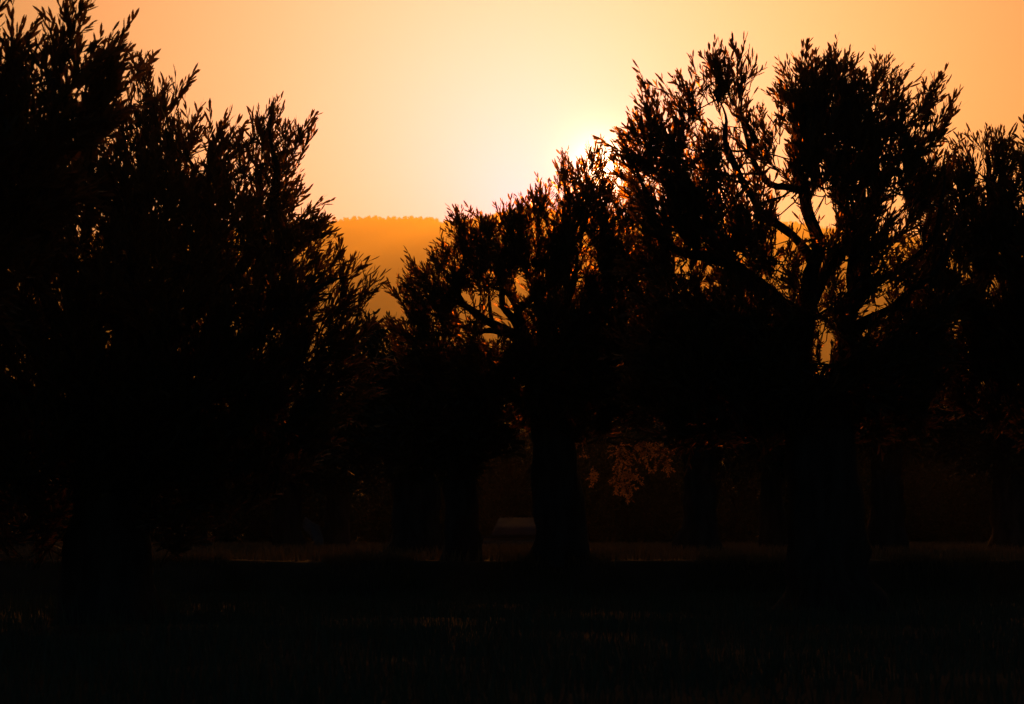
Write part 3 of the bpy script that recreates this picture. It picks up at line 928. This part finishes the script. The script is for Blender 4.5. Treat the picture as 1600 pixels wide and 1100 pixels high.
ds = 74.0
pl = at(752, 860, ds); pr = at(884, 860, ds)
gz = float(ground_z(pl[0], ds))
W = pr[0] - pl[0]
eave = at(752, 836, ds)[2] - gz
ridge = at(752, 809, ds + 2.6)[2] - gz
shed = empty('shed', (pl[0], ds, gz))
tag(shed, 'low stone shed with a pale sloping roof, seen between two trunks', 'shed')
link('wall', box_mesh('wall', (0.03, 0.15, -0.2), (W - 0.03, 2.9, eave - 0.05), M_STONE), shed)
# stone courses stand proud of the front wall
stones = [box_mesh('stone', (0, 0, 0), (w_, 0.06, 0.105), M_STONE) for w_ in (0.18, 0.24, 0.31)]
zz = 0.0
row = 0
while zz < eave - 0.17:
    xx = 0.04 + (0.09 if row % 2 else 0.0)
    while xx < W - 0.4:
        k = int(g.integers(0, 3))
        st = bpy.data.objects.new('stone', stones[k])
        st.location = (xx, 0.09 + g.uniform(0.0, 0.03), zz)
        st.parent = shed
        COL.objects.link(st)
        xx += (0.18, 0.24, 0.31)[k] + 0.02
    zz += 0.125; row += 1
off = 0.30
rv = []
nr = 28
for k in range(nr + 1):
    s = k / nr
    cz = 0.018 * math.sin(k * math.pi)
    wob = 0.02 if k % 2 else 0.0
    rv += [(off + s * (W - off), -0.10, eave + wob), (off + 0.26 + s * (W - off - 0.26), 2.6, ridge + wob)]
rv = np.array(rv); rv2 = rv - np.array([0, 0, 0.03])
allv = np.concatenate([rv, rv2]); n0 = len(rv)
rf = []
for k in range(nr):
    a = 2 * k
    rf += [(a, a + 2, a + 3, a + 1), (n0 + a, n0 + a + 1, n0 + a + 3, n0 + a + 2), (a, n0 + a, n0 + a + 2, a + 2), (a + 1, a + 3, n0 + a + 3, n0 + a + 1)]
rf += [(0, 1, n0 + 1, n0), (2 * nr, n0 + 2 * nr, n0 + 2 * nr + 1, 2 * nr + 1)]
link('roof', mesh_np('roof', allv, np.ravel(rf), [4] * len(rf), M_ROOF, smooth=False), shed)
link('eave_beam', box_mesh('eave_beam', (0.0, -0.02, eave - 0.10), (W, 0.12, eave - 0.035), M_WOOD), shed)

# pale leaning rock: broad head tilted left on a narrow foot
import bmesh
gr = np.random.default_rng(9)
dr = 65.0
RP = [(477, 809), (473, 824), (482, 834), (492, 841), (494, 852), (492, 868), (510, 868), (505, 852), (502, 832), (499, 820), (487, 816)]
rp = np.array([at(x_, y_, dr) for x_, y_ in RP])
rb = rp[5:7].mean(0); rb[2] = float(ground_z(rb[0], dr))
rp = rp - rb
bm = bmesh.new()
fr_ = [bm.verts.new((p[0], -0.16 + gr.uniform(-.03, .03), p[2])) for p in rp]
bk_ = [bm.verts.new((p[0] + gr.uniform(-.03, .03), 0.18 + gr.uniform(-.04, .04), p[2] + gr.uniform(-.03, .03))) for p in rp]
bm.faces.new(fr_); bm.faces.new(bk_[::-1])
for k in range(len(rp)):
    bm.faces.new((fr_[k], bk_[k], bk_[(k + 1) % len(rp)], fr_[(k + 1) % len(rp)]))
bmesh.ops.triangulate(bm, faces=bm.faces[:])
bmesh.ops.subdivide_edges(bm, edges=bm.edges[:], cuts=2, use_grid_fill=True)
for v in bm.verts:
    n_ = 0.02 * (math.sin(v.co.x * 23 + v.co.z * 17) + math.sin(v.co.z * 31 + v.co.y * 19) + gr.normal(0, 0.4))
    v.co.y += n_; v.co.x += n_ * 0.6
bmesh.ops.recalc_face_normals(bm, faces=bm.faces[:])
me = bpy.data.meshes.new('rock'); bm.to_mesh(me); bm.free()
me.materials.append(M_ROCK)
rock = link('rock', me, None, tuple(rb))
tag(rock, 'pale jagged leaning rock between two close dark trunks', 'rock')

# ------------------------------------------------------------------ grass
def grass(name, x, y, hmin, hmax, width, mat, seed, lean=0.35):
    g = np.random.default_rng(seed)
    n = len(x)
    z = ground_z(x, y) - 0.01
    h = g.uniform(hmin, hmax, n)
    a = g.uniform(0, 2 * math.pi, n)
    b = g.uniform(0, 2 * math.pi, n)
    ln = h * g.uniform(0.05, lean, n) * 1.4
    w = width * g.uniform(0.6, 1.3, n) / 2
    p = np.stack([x, y, z], -1)
    wx = np.stack([np.cos(b), np.sin(b), 0 * b], -1) * w[:, None]
    lx = np.stack([np.cos(a), np.sin(a), 0 * a], -1) * ln[:, None]
    m = p + lx * 0.35 + np.stack([0 * h, 0 * h, h * 0.58], -1)
    t = p + lx + np.stack([0 * h, 0 * h, h], -1)
    v = np.stack([p - wx, p + wx, m + wx * 0.75, m - wx * 0.75, t], 1).reshape(-1, 3)
    k = np.arange(n)[:, None] * 5
    L = np.concatenate([k + np.array([[0, 1, 2, 3]]), k + np.array([[3, 2, 4]])], 1).ravel()
    S = np.tile([4, 3], n)
    return tag(link(name, mesh_np(name, v, L, S, mat, smooth=False)), kind='stuff')


g = np.random.default_rng(99)
n = 110000
y = np.sqrt(g.uniform(12.0 ** 2, 37.6 ** 2, n)); x = g.uniform(-1, 1, n) * (y * 0.27 + 1)
keep = g.random(n) < 0.55 + 0.45 * np.sin(x * 1.1 + 0.5 * np.sin(y * 0.9)) * np.sin(y * 0.8 + x * 0.4)
grass('grass', x[keep], y[keep], 0.05, 0.20, 0.012, M_GRASS, 1)
n = 9000
y = np.sqrt(g.uniform(13 ** 2, 36 ** 2, n)); x = g.uniform(-1, 1, n) * (y * 0.27 + 1)
c = np.sin(x * 0.9 + 2) * np.sin(y * 0.35 + 1)
keep = g.random(n) < 0.35 + 0.4 * c
grass('grass', x[keep], y[keep], 0.15, 0.42, 0.013, M_GRASS, 2, 0.25)
n = 16000
x = g.uniform(-14, 14, n); y = BANK1 + bank_edge(x) + g.normal(0.1, 0.22, n)
keep = g.random(n) < 0.5 + 0.5 * np.sin(x * 1.9 + np.sin(x * 4))
grass('dry_grass', x[keep], y[keep], 0.06, 0.22, 0.016, M_DRY, 3, 0.5)
n = 70000
y = np.sqrt(g.uniform(38.5 ** 2, 100 ** 2, n)); x = g.uniform(-1, 1, n) * (y * 0.26 + 1)
grass('dry_grass', x, y, 0.08, 0.30, 0.03, M_DRY, 4)

# ------------------------------------------------------------------ haze: sunlit evening air, one closed box
x0, x1, y0, y1, z0, z1 = -17000, 17000, -60, 26000, -12, 1500
hz = bpy.data.materials.new('evening_haze')
hz.use_nodes = True
t = hz.node_tree
t.nodes.clear()
o = N(t, 'ShaderNodeOutputMaterial')
pv = N(t, 'ShaderNodeVolumePrincipled')
pv.inputs['Color'].default_value = (1.0, 0.86, 0.36, 1)
pv.inputs['Density'].default_value = HAZE_DENSITY
pv.inputs['Anisotropy'].default_value = HAZE_G
t.links.new(pv.outputs[0], o.inputs['Volume'])
haze = link('haze', box_mesh('haze', (x0, y0, z0), (x1, y1, z1), hz))
tag(haze, kind='stuff')
